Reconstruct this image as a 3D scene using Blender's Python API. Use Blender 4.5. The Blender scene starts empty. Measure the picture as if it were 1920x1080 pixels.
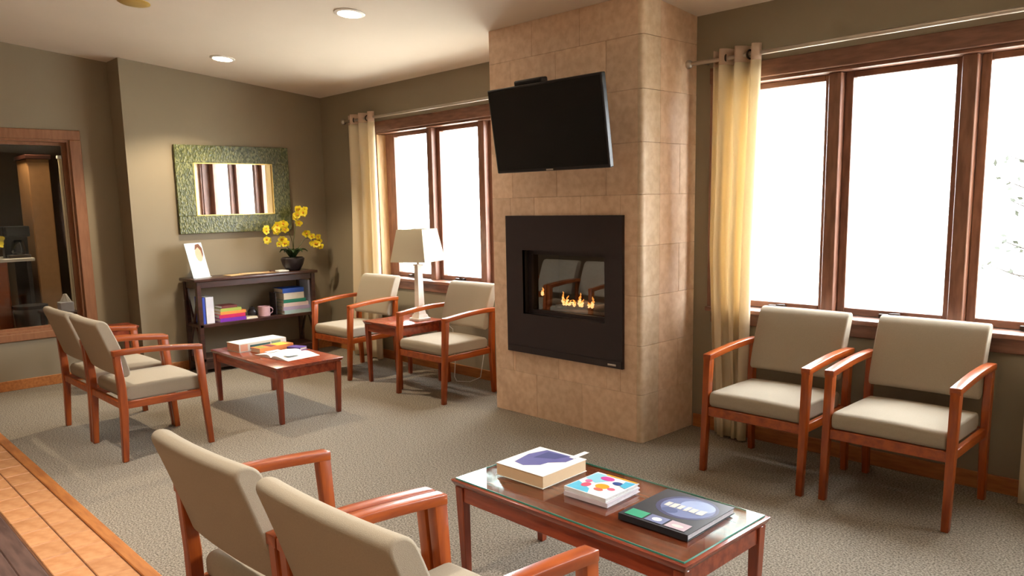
import bpy, bmesh, math, random
from mathutils import Vector, Matrix
random.seed(7)
C = bpy.context.scene.collection
S = bpy.context.scene
R = math.radians

# ------------------------------------------------------------------ camera
yaw, pit, rol = R(46.6078), R(-8.2543), R(-1.2572)
fw = Vector((-math.sin(yaw)*math.cos(pit), math.cos(yaw)*math.cos(pit), math.sin(pit)))
rt = Vector((math.cos(yaw), math.sin(yaw), 0)); up = rt.cross(fw)
rr = rt*math.cos(rol)+up*math.sin(rol); uu = -rt*math.sin(rol)+up*math.cos(rol)
cd = bpy.data.cameras.new('camera'); cam = bpy.data.objects.new('camera', cd); C.objects.link(cam)
m = Matrix((rr, uu, -fw)).transposed().to_4x4(); m.translation = (7.167, -4.282, 1.4671)
cam.matrix_world = m
cd.sensor_width = 36; cd.lens = 36*1454.02/1920
cd.shift_x = (960-941.88)/1920; cd.shift_y = (591.9-540)/1920
cd.clip_start = .05; cd.clip_end = 200
S.camera = cam

# ------------------------------------------------------------------ world, light, exposure
S.view_settings.view_transform = 'Standard'
S.view_settings.look = 'None'
S.view_settings.gamma = 1
S.view_settings.use_curve_mapping = False
S.view_settings.exposure = 1.1
SKY = 14.0
LAMP = 20.0
w = bpy.data.worlds.new('overcast_sky'); S.world = w; w.use_nodes = True
bg = w.node_tree.nodes['Background']; bg.inputs[0].default_value = (.93, .96, 1, 1); bg.inputs[1].default_value = SKY
S.cycles.max_bounces = 10; S.cycles.diffuse_bounces = 6; S.cycles.sample_clamp_indirect = 8

def portal(x0, x1, z0, z1):
    l = bpy.data.lights.new('window_portal', 'AREA'); l.shape = 'RECTANGLE'; l.size = x1-x0; l.size_y = z1-z0
    l.cycles.is_portal = True
    o = bpy.data.objects.new('window_portal', l); C.objects.link(o)
    o.location = ((x0+x1)/2, .26, (z0+z1)/2); o.rotation_euler = (R(-90), 0, 0)
portal(1.0, 3.1, .8, 2.16); portal(4.6, 6.62, .8, 2.16); portal(7.1, 9.1, .8, 2.16)  # last portal belongs to the unseen window added for light

# ------------------------------------------------------------------ materials
def mat(name, col, rough=.6, var=.0, scale=8., stretch=(1, 1, 1), bump=0., bscale=60., metal=0., spec=.5, col2=None, detail=4., coat=0.):
    m = bpy.data.materials.new(name); m.use_nodes = True
    nt = m.node_tree; b = nt.nodes['Principled BSDF']
    b.inputs['Roughness'].default_value = rough; b.inputs['Metallic'].default_value = metal
    b.inputs['Specular IOR Level'].default_value = spec
    b.inputs['Coat Weight'].default_value = coat; b.inputs['Coat Roughness'].default_value = .12
    tc = nt.nodes.new('ShaderNodeTexCoord'); mp = nt.nodes.new('ShaderNodeMapping')
    mp.inputs['Scale'].default_value = stretch
    nt.links.new(tc.outputs['Object'], mp.inputs[0])
    c2 = col2 or tuple(max(0, c*(1-var)) for c in col)
    n = nt.nodes.new('ShaderNodeTexNoise'); n.inputs['Scale'].default_value = scale; n.inputs['Detail'].default_value = detail
    nt.links.new(mp.outputs[0], n.inputs['Vector'])
    r = nt.nodes.new('ShaderNodeValToRGB')
    r.color_ramp.elements[0].position = .35; r.color_ramp.elements[1].position = .65
    r.color_ramp.elements[0].color = (*c2, 1); r.color_ramp.elements[1].color = (*col, 1)
    nt.links.new(n.outputs['Fac'], r.inputs[0]); nt.links.new(r.outputs[0], b.inputs['Base Color'])
    if bump:
        n2 = nt.nodes.new('ShaderNodeTexNoise'); n2.inputs['Scale'].default_value = bscale; n2.inputs['Detail'].default_value = 3
        nt.links.new(tc.outputs['Object'], n2.inputs['Vector'])
        bp = nt.nodes.new('ShaderNodeBump'); bp.inputs['Strength'].default_value = bump; bp.inputs['Distance'].default_value = .01
        nt.links.new(n2.outputs['Fac'], bp.inputs['Height']); nt.links.new(bp.outputs[0], b.inputs['Normal'])
    return m

def s2l(r, g, b):
    f = lambda c: (c/255/12.92 if c/255 <= .04045 else ((c/255+.055)/1.055)**2.4)
    return (f(r), f(g), f(b))

M = {}
M['wall'] = mat('painted_wall', s2l(142, 130, 108), .75, .04, 3, bump=.05, bscale=200)
M['ceiling'] = mat('ceiling_paint', s2l(220, 207, 190), .85, .03, 2, bump=.05, bscale=150)
M['carpet'] = mat('carpet', s2l(176, 165, 148), .95, 0, 125, bump=.6, bscale=300, col2=s2l(100, 92, 80), spec=.1, detail=10)
M['cherry'] = mat('cherry_wood', s2l(172, 82, 24), .32, 0, 6, (6, 6, .8), col2=s2l(138, 58, 15), coat=.22)
M['cherry_h'] = mat('cherry_wood_lengthwise', s2l(172, 82, 24), .32, 0, 6, (6, .8, 6), col2=s2l(138, 58, 15), coat=.22)
M['table'] = mat('table_wood', s2l(158, 70, 40), .25, 0, 6, (.8, 6, 6), col2=s2l(128, 50, 28), coat=.5)
M['table_leg'] = mat('table_leg_wood', s2l(150, 66, 32), .3, 0, 6, (6, 6, .8), col2=s2l(118, 46, 22), coat=.4)
M['espresso'] = mat('dark_espresso_wood', s2l(72, 40, 30), .35, 0, 6, (5, 1, 5), col2=s2l(50, 26, 20), coat=.3)
M['fabric'] = mat('beige_upholstery', s2l(170, 159, 140), .85, .08, 300, bump=.25, bscale=700, spec=.2)
M['trim'] = mat('stained_window_wood', s2l(132, 90, 70), .4, 0, 7, (1, 6, 6), col2=s2l(106, 68, 52))
M['trim_v'] = mat('stained_window_wood_upright', s2l(132, 90, 70), .4, 0, 7, (6, 6, 1), col2=s2l(106, 68, 52))
M['lit_jamb'] = mat('daylit_jamb_wood', s2l(206, 172, 126), .45, 0, 7, (6, 6, 1), col2=s2l(190, 152, 106))  # daylight on the jamb is painted into this paler colour
M['oak'] = mat('oak_trim', s2l(186, 120, 62), .45, 0, 7, (1, 7, 7), col2=s2l(160, 96, 48))
M['doorwood'] = mat('interior_frame_wood', s2l(146, 98, 64), .45, 0, 7, (6, 6, 1), col2=s2l(132, 86, 54))
M['metal'] = mat('brushed_nickel', s2l(190, 180, 168), .35, .05, 20, metal=.9)
M['darkmetal'] = mat('dark_bronze', s2l(60, 50, 44), .4, .1, 20, metal=.7)
M['black'] = mat('black_powder_coat', s2l(48, 40, 42), .45, .05, 40, spec=.4)
M['tvframe'] = mat('black_plastic', s2l(22, 21, 24), .35, .05, 40)
M['screen'] = mat('black_screen', s2l(14, 13, 16), .12, .02, 40, spec=.6)
M['soot'] = mat('firebox_black', s2l(38, 34, 34), .8, .2, 14, bump=.3, bscale=40)
M['log'] = mat('ceramic_log', s2l(96, 84, 76), .9, .4, 18, bump=.6, bscale=40)
M['white'] = mat('white_paper', s2l(240, 238, 232), .7, .02, 30)
M['cream'] = mat('cream_paper', s2l(232, 204, 164), .75, .08, 60, (1, 1, 30))
M['lampwhite'] = mat('distressed_white', s2l(222, 214, 200), .55, .12, 25)
M['pot'] = mat('dark_glazed_pot', s2l(46, 40, 42), .35, .15, 10)
M['leaf'] = mat('orchid_leaf_green', s2l(44, 70, 34), .4, .25, 12)
M['stem'] = mat('stem_green', s2l(78, 84, 40), .5, .2, 20)
M['yellow'] = mat('yellow_petal', s2l(226, 206, 36), .5, .15, 25)
M['lip'] = mat('orange_lip', s2l(206, 128, 30), .5, .2, 25)
M['treeleaf'] = mat('tree_leaf', s2l(30, 34, 14), .7, .3, 5)
M['bark'] = mat('bark', s2l(40, 32, 24), .9, .3, 14, bump=.5, bscale=30)
M['ground'] = mat('pale_gravel_ground', s2l(206, 204, 192), .9, .1, 2)
M['gold'] = mat('gold_reflector', s2l(222, 190, 110), .3, .05, 10, metal=.6)
M['walltrim_white'] = mat('white_enamel', s2l(236, 232, 224), .45, .02, 10)
def plain(name, rgb, rough=.6, var=.08, scale=20):
    if name not in M: M[name] = mat(name, s2l(*rgb), rough, var, scale)
    return M[name]

def tile_mat(name, base, dark):
    m = mat(name, base, .42, 0, 22, col2=dark, detail=10, bump=.1, bscale=40)
    nt = m.node_tree; b = nt.nodes['Principled BSDF']
    oi = nt.nodes.new('ShaderNodeObjectInfo'); hs = nt.nodes.new('ShaderNodeHueSaturation')
    mr = nt.nodes.new('ShaderNodeMapRange'); mr.inputs[3].default_value = .93; mr.inputs[4].default_value = 1.06
    nt.links.new(oi.outputs['Random'], mr.inputs[0]); nt.links.new(mr.outputs[0], hs.inputs['Value'])
    l = b.inputs['Base Color'].links[0]; src = l.from_socket; nt.links.remove(l)
    nt.links.new(src, hs.inputs['Color']); nt.links.new(hs.outputs[0], b.inputs['Base Color'])
    return m
M['travertine'] = tile_mat('travertine', s2l(232, 202, 174), s2l(216, 182, 150))
M['lit_edge'] = tile_mat('travertine_lit_edge', s2l(226, 204, 176), s2l(210, 184, 152))  # own corner tint paints in window light caught by the rounded edge
M['grout'] = mat('grout', s2l(206, 176, 146), .9, .1, 30)
M['floortile'] = tile_mat('terracotta_floor_tile', s2l(200, 146, 100), s2l(182, 124, 78))
M['darkgrout'] = mat('dark_grout', s2l(112, 72, 44), .9, .1, 30)
M['darkplank'] = mat('dark_brown_plank', s2l(98, 72, 62), .5, 0, 6, (1, 8, 8), col2=s2l(76, 54, 46))

# glass
def glass(name, col=(1, 1, 1), rough=0.0, ior=1.5):
    m = bpy.data.materials.new(name); m.use_nodes = True; nt = m.node_tree
    for n in list(nt.nodes): nt.nodes.remove(n)
    out = nt.nodes.new('ShaderNodeOutputMaterial'); mx = nt.nodes.new('ShaderNodeMixShader')
    tr = nt.nodes.new('ShaderNodeBsdfTransparent'); gl = nt.nodes.new('ShaderNodeBsdfGlossy')
    gl.inputs['Roughness'].default_value = rough; tr.inputs[0].default_value = (*col, 1)
    fr = nt.nodes.new('ShaderNodeFresnel'); fr.inputs[0].default_value = ior
    ge = nt.nodes.new('ShaderNodeNewGeometry'); mu = nt.nodes.new('ShaderNodeMath'); mu.operation = 'MULTIPLY_ADD'
    mu.inputs[1].default_value = -1; mu.inputs[2].default_value = 1; nt.links.new(ge.outputs['Backfacing'], mu.inputs[0])
    m2 = nt.nodes.new('ShaderNodeMath'); m2.operation = 'MULTIPLY'      # only the outer faces reflect
    nt.links.new(fr.outputs[0], m2.inputs[0]); nt.links.new(mu.outputs[0], m2.inputs[1])
    nt.links.new(m2.outputs[0], mx.inputs[0]); nt.links.new(tr.outputs[0], mx.inputs[1]); nt.links.new(gl.outputs[0], mx.inputs[2])
    nt.links.new(mx.outputs[0], out.inputs[0]); return m
M['glass'] = glass('window_glass', (.97, .98, .98))
M['tableglass'] = glass('table_glass', (.9, .96, .94))
M['fireglass'] = glass('fireplace_glass', (.5, .48, .48), ior=1.95)
M['glassedge'] = mat('glass_edge_teal', s2l(70, 150, 130), .2, .05, 10)
mm = bpy.data.materials.new('mirror_glass'); mm.use_nodes = True
b = mm.node_tree.nodes['Principled BSDF']; b.inputs['Metallic'].default_value = 1; b.inputs['Roughness'].default_value = .02; b.inputs['Base Color'].default_value = (.9, .9, .88, 1)
M['mirror'] = mm

def emis(name, col, st):
    m = bpy.data.materials.new(name); m.use_nodes = True; nt = m.node_tree
    b = nt.nodes['Principled BSDF']; b.inputs['Base Color'].default_value = (*col, 1)
    b.inputs['Emission Color'].default_value = (*col, 1); b.inputs['Emission Strength'].default_value = st
    return m
M['bulb'] = emis('lit_lens', (1, .86, .66), 14)
M['flame'] = emis('flame', (1, .42, .07), 1.6)
M['ember'] = emis('flame_core', (1, .66, .26), 2.4)

def cloth(name, col, trans=.35, var=.06):
    m = bpy.data.materials.new(name); m.use_nodes = True; nt = m.node_tree
    b = nt.nodes['Principled BSDF']; b.inputs['Base Color'].default_value = (*col, 1); b.inputs['Roughness'].default_value = .85
    b.inputs['Specular IOR Level'].default_value = .15
    t = nt.nodes.new('ShaderNodeBsdfTranslucent'); mx = nt.nodes.new('ShaderNodeMixShader'); mx.inputs[0].default_value = trans
    n = nt.nodes.new('ShaderNodeTexNoise'); n.inputs['Scale'].default_value = 120
    tc = nt.nodes.new('ShaderNodeTexCoord'); nt.links.new(tc.outputs['Object'], n.inputs['Vector'])
    r = nt.nodes.new('ShaderNodeValToRGB'); r.color_ramp.elements[0].color = (*[c*(1-var) for c in col], 1); r.color_ramp.elements[1].color = (*col, 1)
    nt.links.new(n.outputs['Fac'], r.inputs[0]); nt.links.new(r.outputs[0], b.inputs['Base Color']); nt.links.new(r.outputs[0], t.inputs[0])
    out = nt.nodes['Material Output']
    nt.links.new(b.outputs[0], mx.inputs[1]); nt.links.new(t.outputs[0], mx.inputs[2]); nt.links.new(mx.outputs[0], out.inputs[0]); return m
M['curtain'] = cloth('curtain_cream', s2l(240, 226, 196), .3)
M['curtain_band'] = cloth('curtain_header', s2l(206, 180, 158), .2)
M['shade'] = cloth('lamp_shade_linen', s2l(200, 190, 166), .22)

# mosaic frame of the mirror
mz = bpy.data.materials.new('green_mosaic'); mz.use_nodes = True; nt = mz.node_tree; b = nt.nodes['Principled BSDF']
tc = nt.nodes.new('ShaderNodeTexCoord'); mp = nt.nodes.new('ShaderNodeMapping'); mp.inputs['Scale'].default_value = (1, 1.0, .55)
v = nt.nodes.new('ShaderNodeTexVoronoi'); v.inputs['Scale'].default_value = 85
r = nt.nodes.new('ShaderNodeValToRGB')
r.color_ramp.elements[0].color = (*s2l(52, 58, 30), 1); r.color_ramp.elements[1].color = (*s2l(128, 130, 80), 1)
e = r.color_ramp.elements.new(.5); e.color = (*s2l(84, 90, 50), 1)
nt.links.new(tc.outputs['Object'], mp.inputs[0]); nt.links.new(mp.outputs[0], v.inputs['Vector'])
nt.links.new(v.outputs['Color'], r.inputs[0]); nt.links.new(r.outputs[0], b.inputs['Base Color'])
b.inputs['Roughness'].default_value = .25
bp = nt.nodes.new('ShaderNodeBump'); bp.inputs['Strength'].default_value = .5; bp.inputs['Distance'].default_value = .004
nt.links.new(v.outputs['Distance'], bp.inputs['Height']); nt.links.new(bp.outputs[0], b.inputs['Normal'])
M['mosaic'] = mz

# ------------------------------------------------------------------ mesh helpers
def new(): return bmesh.new()
def quad(bm, pts): bm.faces.new([bm.verts.new(p) for p in pts])
def hexa(bm, b4, t4):
    b_ = [bm.verts.new(p) for p in b4]; t_ = [bm.verts.new(p) for p in t4]
    bm.faces.new(b_[::-1]); bm.faces.new(t_)
    for i in range(4):
        j = (i+1) % 4; bm.faces.new((b_[i], b_[j], t_[j], t_[i]))
    return bm
def box(bm, x0, x1, y0, y1, z0, z1):
    return hexa(bm, [(x0, y0, z0), (x1, y0, z0), (x1, y1, z0), (x0, y1, z0)], [(x0, y0, z1), (x1, y0, z1), (x1, y1, z1), (x0, y1, z1)])
def taper(bm, p0, s0, p1, s1):
    f = lambda p, s: [(p[0]-s[0]/2, p[1]-s[1]/2, p[2]), (p[0]+s[0]/2, p[1]-s[1]/2, p[2]), (p[0]+s[0]/2, p[1]+s[1]/2, p[2]), (p[0]-s[0]/2, p[1]+s[1]/2, p[2])]
    return hexa(bm, f(p0, s0), f(p1, s1))
def bev(bm, off, seg=2):
    bmesh.ops.bevel(bm, geom=bm.edges[:], offset=off, segments=seg, affect='EDGES', profile=.5, clamp_overlap=True); return bm
def bbox(x0, x1, y0, y1, z0, z1, off=.003, seg=1):
    return bev(box(new(), x0, x1, y0, y1, z0, z1), off, seg)
def bar(bm, p, q, wd, ht, upv=(0, 0, 1)):
    p, q = Vector(p), Vector(q); d = (q-p).normalized(); s = d.cross(Vector(upv))
    if s.length < 1e-4: s = d.cross(Vector((1, 0, 0)))
    s.normalize(); u = s.cross(d)
    f = lambda c: [c-s*wd/2-u*ht/2, c+s*wd/2-u*ht/2, c+s*wd/2+u*ht/2, c-s*wd/2+u*ht/2]
    return hexa(bm, f(p), f(q))
def tube(bm, pts, rad, n=10, cap=True):
    pts = [Vector(p) for p in pts]; rings = []
    rs = rad if isinstance(rad, (list, tuple)) else [rad]*len(pts)
    for i, p in enumerate(pts):
        d = (pts[min(i+1, len(pts)-1)]-pts[max(i-1, 0)]).normalized()
        a = d.cross(Vector((0, 0, 1)))
        if a.length < .05: a = d.cross(Vector((0, 1, 0)))
        a.normalize(); c = a.cross(d)
        rings.append([bm.verts.new(p+a*rs[i]*math.cos(t*2*math.pi/n)+c*rs[i]*math.sin(t*2*math.pi/n)) for t in range(n)])
    for r0, r1 in zip(rings, rings[1:]):
        for i in range(n): bm.faces.new((r0[i], r0[(i+1) % n], r1[(i+1) % n], r1[i]))
    if cap: bm.faces.new(rings[0][::-1]); bm.faces.new(rings[-1])
    return bm
def lathe(bm, prof, n=24, cx=0, cy=0):
    rings = [[bm.verts.new((cx+r_*math.cos(i*2*math.pi/n), cy+r_*math.sin(i*2*math.pi/n), z)) for i in range(n)] for r_, z in prof]
    for r0, r1 in zip(rings, rings[1:]):
        for i in range(n): bm.faces.new((r0[i], r0[(i+1) % n], r1[(i+1) % n], r1[i]))
    bm.faces.new(rings[0][::-1]); bm.faces.new(rings[-1]); return bm
def prism(bm, poly, d, axis='z', at=0.):
    """polygon (2d) extruded by d along axis from at"""
    if axis == 'z': f = lambda p, h: (p[0], p[1], h)
    elif axis == 'y': f = lambda p, h: (p[0], h, p[1])
    else: f = lambda p, h: (h, p[0], p[1])
    b_ = [bm.verts.new(f(p, at)) for p in poly]; t_ = [bm.verts.new(f(p, at+d)) for p in poly]
    bm.faces.new(b_[::-1]); bm.faces.new(t_); n = len(poly)
    for i in range(n): bm.faces.new((b_[i], b_[(i+1) % n], t_[(i+1) % n], t_[i]))
    return bm
def ell(a, b_, n=16, cx=0, cy=0): return [(cx+a*math.cos(i*2*math.pi/n), cy+b_*math.sin(i*2*math.pi/n)) for i in range(n)]
def rounded(hx, hy, hz, r_, nx=8, ny=8, nz=5, k=4):
    """rounded box centred on the origin with a fine enough grid to bend"""
    def co(h, n):
        a = [-h+r_*(1-math.cos(i*math.pi/2/k)) for i in range(k)]
        mid = [-(h-r_)+2*(h-r_)*i/n for i in range(n+1)]
        return a+mid+[-c for c in a[::-1]]
    X, Y, Z = co(hx, nx), co(hy, ny), co(hz, nz); bm = new()
    def face(f, A, B):
        g = [[bm.verts.new(f(a, b_)) for b_ in B] for a in A]
        for i in range(len(A)-1):
            for j in range(len(B)-1): bm.faces.new((g[i][j], g[i+1][j], g[i+1][j+1], g[i][j+1]))
    for s in (-1, 1):
        face(lambda a, b_: (a, b_, s*hz), X, Y); face(lambda a, b_: (a, s*hy, b_), X, Z); face(lambda a, b_: (s*hx, a, b_), Y, Z)
    bmesh.ops.remove_doubles(bm, verts=bm.verts, dist=1e-5)
    for v_ in bm.verts:
        q = Vector((max(-(hx-r_), min(hx-r_, v_.co.x)), max(-(hy-r_), min(hy-r_, v_.co.y)), max(-(hz-r_), min(hz-r_, v_.co.z))))
        d = v_.co-q
        if d.length > 1e-6: v_.co = q+d.normalized()*r_
    bmesh.ops.recalc_face_normals(bm, faces=bm.faces)
    return bm

def padbox(hx, hy, hz, r_, rx=.008, nx=8, ny=3, nz=8, k=5):
    """a cushion whose profile (y, z) is rounded by r_ and whose sides are flat with a small edge"""
    bm = new()
    def co(h, n, r0, kk): 
        a = [-h+r0*(1-math.cos(i*math.pi/2/kk)) for i in range(kk)]
        return a+[-(h-r0)+2*(h-r0)*i/n for i in range(n+1)]+[-c for c in a[::-1]]
    X, Y, Z = co(hx, nx, rx, 2), co(hy, ny, r_, k), co(hz, nz, r_, k)
    def face(f, A, B):
        g = [[bm.verts.new(f(a, b_)) for b_ in B] for a in A]
        for i in range(len(A)-1):
            for j in range(len(B)-1): bm.faces.new((g[i][j], g[i+1][j], g[i+1][j+1], g[i][j+1]))
    for s in (-1, 1):
        face(lambda a, b_: (a, b_, s*hz), X, Y); face(lambda a, b_: (a, s*hy, b_), X, Z); face(lambda a, b_: (s*hx, a, b_), Y, Z)
    bmesh.ops.remove_doubles(bm, verts=bm.verts, dist=1e-5)
    for v_ in bm.verts:
        x, y, z = v_.co
        qy, qz = max(-(hy-r_), min(hy-r_, y)), max(-(hz-r_), min(hz-r_, z)); dy, dz = y-qy, z-qz; l = math.hypot(dy, dz)
        if l > 1e-7: f = max(abs(dy), abs(dz))/l; y, z = qy+dy*f, qz+dz*f
        e = max(0, abs(x)-(hx-rx))/rx; sh = rx*(1-math.sqrt(max(0, 1-e*e)))
        v_.co = (x, y*(1-sh/hy), z*(1-sh/hz))
    return bm

def obj(name, bm, material, parent=None, smooth=None):
    me = bpy.data.meshes.new(name)
    bmesh.ops.recalc_face_normals(bm, faces=bm.faces)
    bm.to_mesh(me); bm.free(); me.materials.append(material if not isinstance(material, str) else M[material])
    if smooth:
        me.shade_smooth(); me.set_sharp_from_angle(angle=R(smooth))
    o = bpy.data.objects.new(name, me); C.objects.link(o)
    if parent: o.parent = parent
    return o
def inst(name, me, parent=None, loc=(0, 0, 0), rot=(0, 0, 0)):
    o = bpy.data.objects.new(name, me); C.objects.link(o); o.location = loc; o.rotation_euler = rot
    if parent: o.parent = parent
    return o
def struct(name, bm, material, parent=None, smooth=None):
    o = obj(name, bm, material, parent, smooth)
    if not parent: o['kind'] = 'structure'
    return o
def tag(o, label, cat, group=None):
    o['label'] = label; o['category'] = cat
    if group: o['group'] = group
    return o
def thing(name, label, cat, loc=(0, 0, 0), rz=0, group=None):
    o = bpy.data.objects.new(name, None); C.objects.link(o); o.empty_display_size = .1
    o.location = loc; o.rotation_euler = (0, 0, rz); return tag(o, label, cat, group)
def dup(root, loc, rz, label):
    r_ = root.copy(); C.objects.link(r_); r_.location = loc; r_.rotation_euler = (0, 0, rz); r_['label'] = label
    for ch in list(root.children):
        c = ch.copy(); C.objects.link(c); c.parent = r_
        for g in list(ch.children):
            d = g.copy(); C.objects.link(d); d.parent = c
    return r_

# ------------------------------------------------------------------ room shell
HW, K = 2.5656, .1006
cz = lambda y: HW-K*y
XR, YB = 9.6, -7.6
struct('floor', box(new(), -.5, XR, YB, -3.27, -.1, 0), plain('hall_floor', (150, 120, 96)))
struct('floor_carpet', box(new(), -.5, XR, -3.27, .2, -.1, 0), 'carpet')
bm = new()
hexa(bm, [(-.5, YB, cz(YB)), (XR, YB, cz(YB)), (XR, .25, cz(.25)), (-.5, .25, cz(.25))],
     [(-.5, YB, cz(YB)+.1), (XR, YB, cz(YB)+.1), (XR, .25, cz(.25)+.1), (-.5, .25, cz(.25)+.1)])
struct('ceiling', bm, 'ceiling')
# window wall: two openings in view, a third unseen one added for light
Z0, Z1 = .80, 2.15
WIN = [(.965, 3.10), (4.62, 6.62), (7.12, 9.12)]
bm = new(); xs = [-.3]
for a, b_ in WIN:
    box(bm, xs[-1], a, 0, .25, 0, cz(0)); box(bm, a, b_, 0, .25, 0, Z0-.001); box(bm, a, b_, 0, .25, Z1+.001, cz(0)); xs.append(b_)
box(bm, xs[-1], XR, 0, .25, 0, cz(0))
struct('wall_front', bm, 'wall')
YS = -1.928
bm = new()
def wallx(bm, x0, x1, y0, y1, z0=0., z1=None):   # sloped-top slab
    t0, t1 = (cz(y0)+.02, cz(y1)+.02) if z1 is None else (z1, z1)
    hexa(bm, [(x0, y0, z0), (x1, y0, z0), (x1, y1, z0), (x0, y1, z0)], [(x0, y0, t0), (x1, y0, t0), (x1, y1, t1), (x0, y1, t1)])
wallx(bm, -.3, 0, YS, 0)
struct('wall_left', bm, 'wall')
IW = (-3.55, -2.29, .47, 2.08)      # interior window y0,y1,z0,z1
XL = -.29
bm = new()
wallx(bm, XL-.14, XL, IW[1], YS); wallx(bm, XL-.14, XL, YB, IW[0])
box(bm, XL-.14, XL, IW[0], IW[1], 0, IW[2]); wallx(bm, XL-.14, XL, IW[0], IW[1], IW[3])
struct('wall_left_recess', bm, 'wall')
bm = new(); wallx(bm, XR, XR+.1, YB, .25); struct('wall_right', bm, 'wall')
bm = new(); box(bm, -.5, XR, YB-.1, YB, 0, cz(YB)+.02); struct('wall_rear', bm, 'wall')
# baseboards
struct('baseboard_front', bbox(0, 3.13, -.014, 0, 0, .085), 'oak')
struct('baseboard_front_right', bbox(4.44, XR, -.014, 0, 0, .085), 'oak')
struct('baseboard_left', bbox(0, .014, YS, -.015, 0, .085), 'oak')
struct('baseboard_recess', bbox(XL, XL+.014, -3.26, YS, 0, .085), 'oak')

# floor border: oak edge, two rows of tiles, dark planks
struct('trim_1', bbox(XL, 6.5, -3.325, -3.268, -.02, .012, .004), 'oak')
tb = struct('trim_2', box(new(), XL, 6.5, -3.59, -3.325, -.02, .003), 'darkgrout')
me = None
for row, yc in enumerate((-3.391, -3.520)):
    for i in range(24):
        x = 1.0+.187*i+(.0 if row == 0 else .02)
        if me is None:
            o = obj('tile', bbox(-.0915, .0915, -.0615, .0615, 0, .009, .003), 'floortile', tb); me = o.data; o.location = (x, yc, 0)
        else: inst('tile', me, tb, (x, yc, random.uniform(-.0006, .0006)))
me = None
pl = struct('trim_3', box(new(), XL, 6.5, -3.97, -3.59, -.02, .002), 'darkplank')
for k in range(4):
    o = obj('plank', bbox(XL, 6.5, -3.595-.09*(k+1)+.004, -3.595-.09*k, .0, .008, .003), 'darkplank', pl)

# ------------------------------------------------------------------ windows
def window(n, x0, x1, panes):
    w_ = struct('window_%d' % n, bbox(x0-.09, x1+.09, -.022, 0, Z1, Z1+.095, .004), 'trim')
    st = obj('window_sill', bbox(x0-.08, x1+.08, -.055, .10, Z0-.028, Z0, .006, 2), 'trim', w_)
    obj('apron', bbox(x0-.06, x1+.06, -.02, 0, Z0-.10, Z0-.03, .003), 'trim', w_)
    for s, xa in ((0, x0-.085), (1, x1)):
        obj('side_casing', bbox(xa, xa+.085, -.02, 0, Z0, Z1, .003), 'trim_v', w_)
    obj('head_jamb', bbox(x0, x1, 0, .16, Z1-.018, Z1, .002), 'trim', w_)
    obj('side_jamb', bbox(x0, x0+.012, 0, .16, Z0, Z1-.02, .002), 'lit_jamb', w_)  # this jamb carries the tone with daylight painted in
    obj('side_jamb', bbox(x1-.018, x1, 0, .16, Z0, Z1-.02, .002), 'trim_v', w_)
    gz0, gz1 = .842, 2.098
    for i, (a, b_) in enumerate(panes):
        if i: # mullion post between this pane and the one before
            
            obj('mullion', bbox(a-.112, a-.044, .04, .16, Z0, Z1-.019, .003), 'trim_v', w_)
        sw = .046
        swl = a-x0-.013 if i == 0 else .043
        sa = obj('sash', bbox(a-swl+.0, a, .095, .15, gz0-.04, gz1+.034, .003), 'trim_v', w_)
        swr = (panes[i+1][0]-.113-b_) if i < len(panes)-1 else x1-.018-b_
        obj('sash_stile', bbox(b_, b_+swr, .095, .15, gz0-.04, gz1+.034, .003), 'trim_v', sa)
        obj('sash_rail', bbox(a, b_, .097, .15, gz0-.04, gz0, .003), 'trim', sa)
        obj('sash_rail', bbox(a, b_, .097, .15, gz1, gz1+.034, .003), 'trim', sa)
        obj('pane', box(new(), a, b_, .128, .132, gz0, gz1), 'glass', sa)
        h = new(); box(h, (a+b_)/2-.05, (a+b_)/2+.05, .06, .096, gz0-.035, gz0-.015); bar(h, ((a+b_)/2, .07, gz0-.015), ((a+b_)/2+.06, .05, gz0-.008), .012, .01)
        obj('crank_handle', h, 'darkmetal', sa)
    return w_
window(1, .965, 3.10, [(1.115, 1.602), (1.787, 2.285), (2.465, 2.965)])
window(2, 4.62, 6.62, [(4.715, 5.192), (5.345, 5.848), (6.0, 6.505)])
window(3, 7.12, 9.12, [(7.215, 7.692), (7.845, 8.348), (8.5, 9.005)])  # unseen window, added to bring in light from the right

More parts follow.
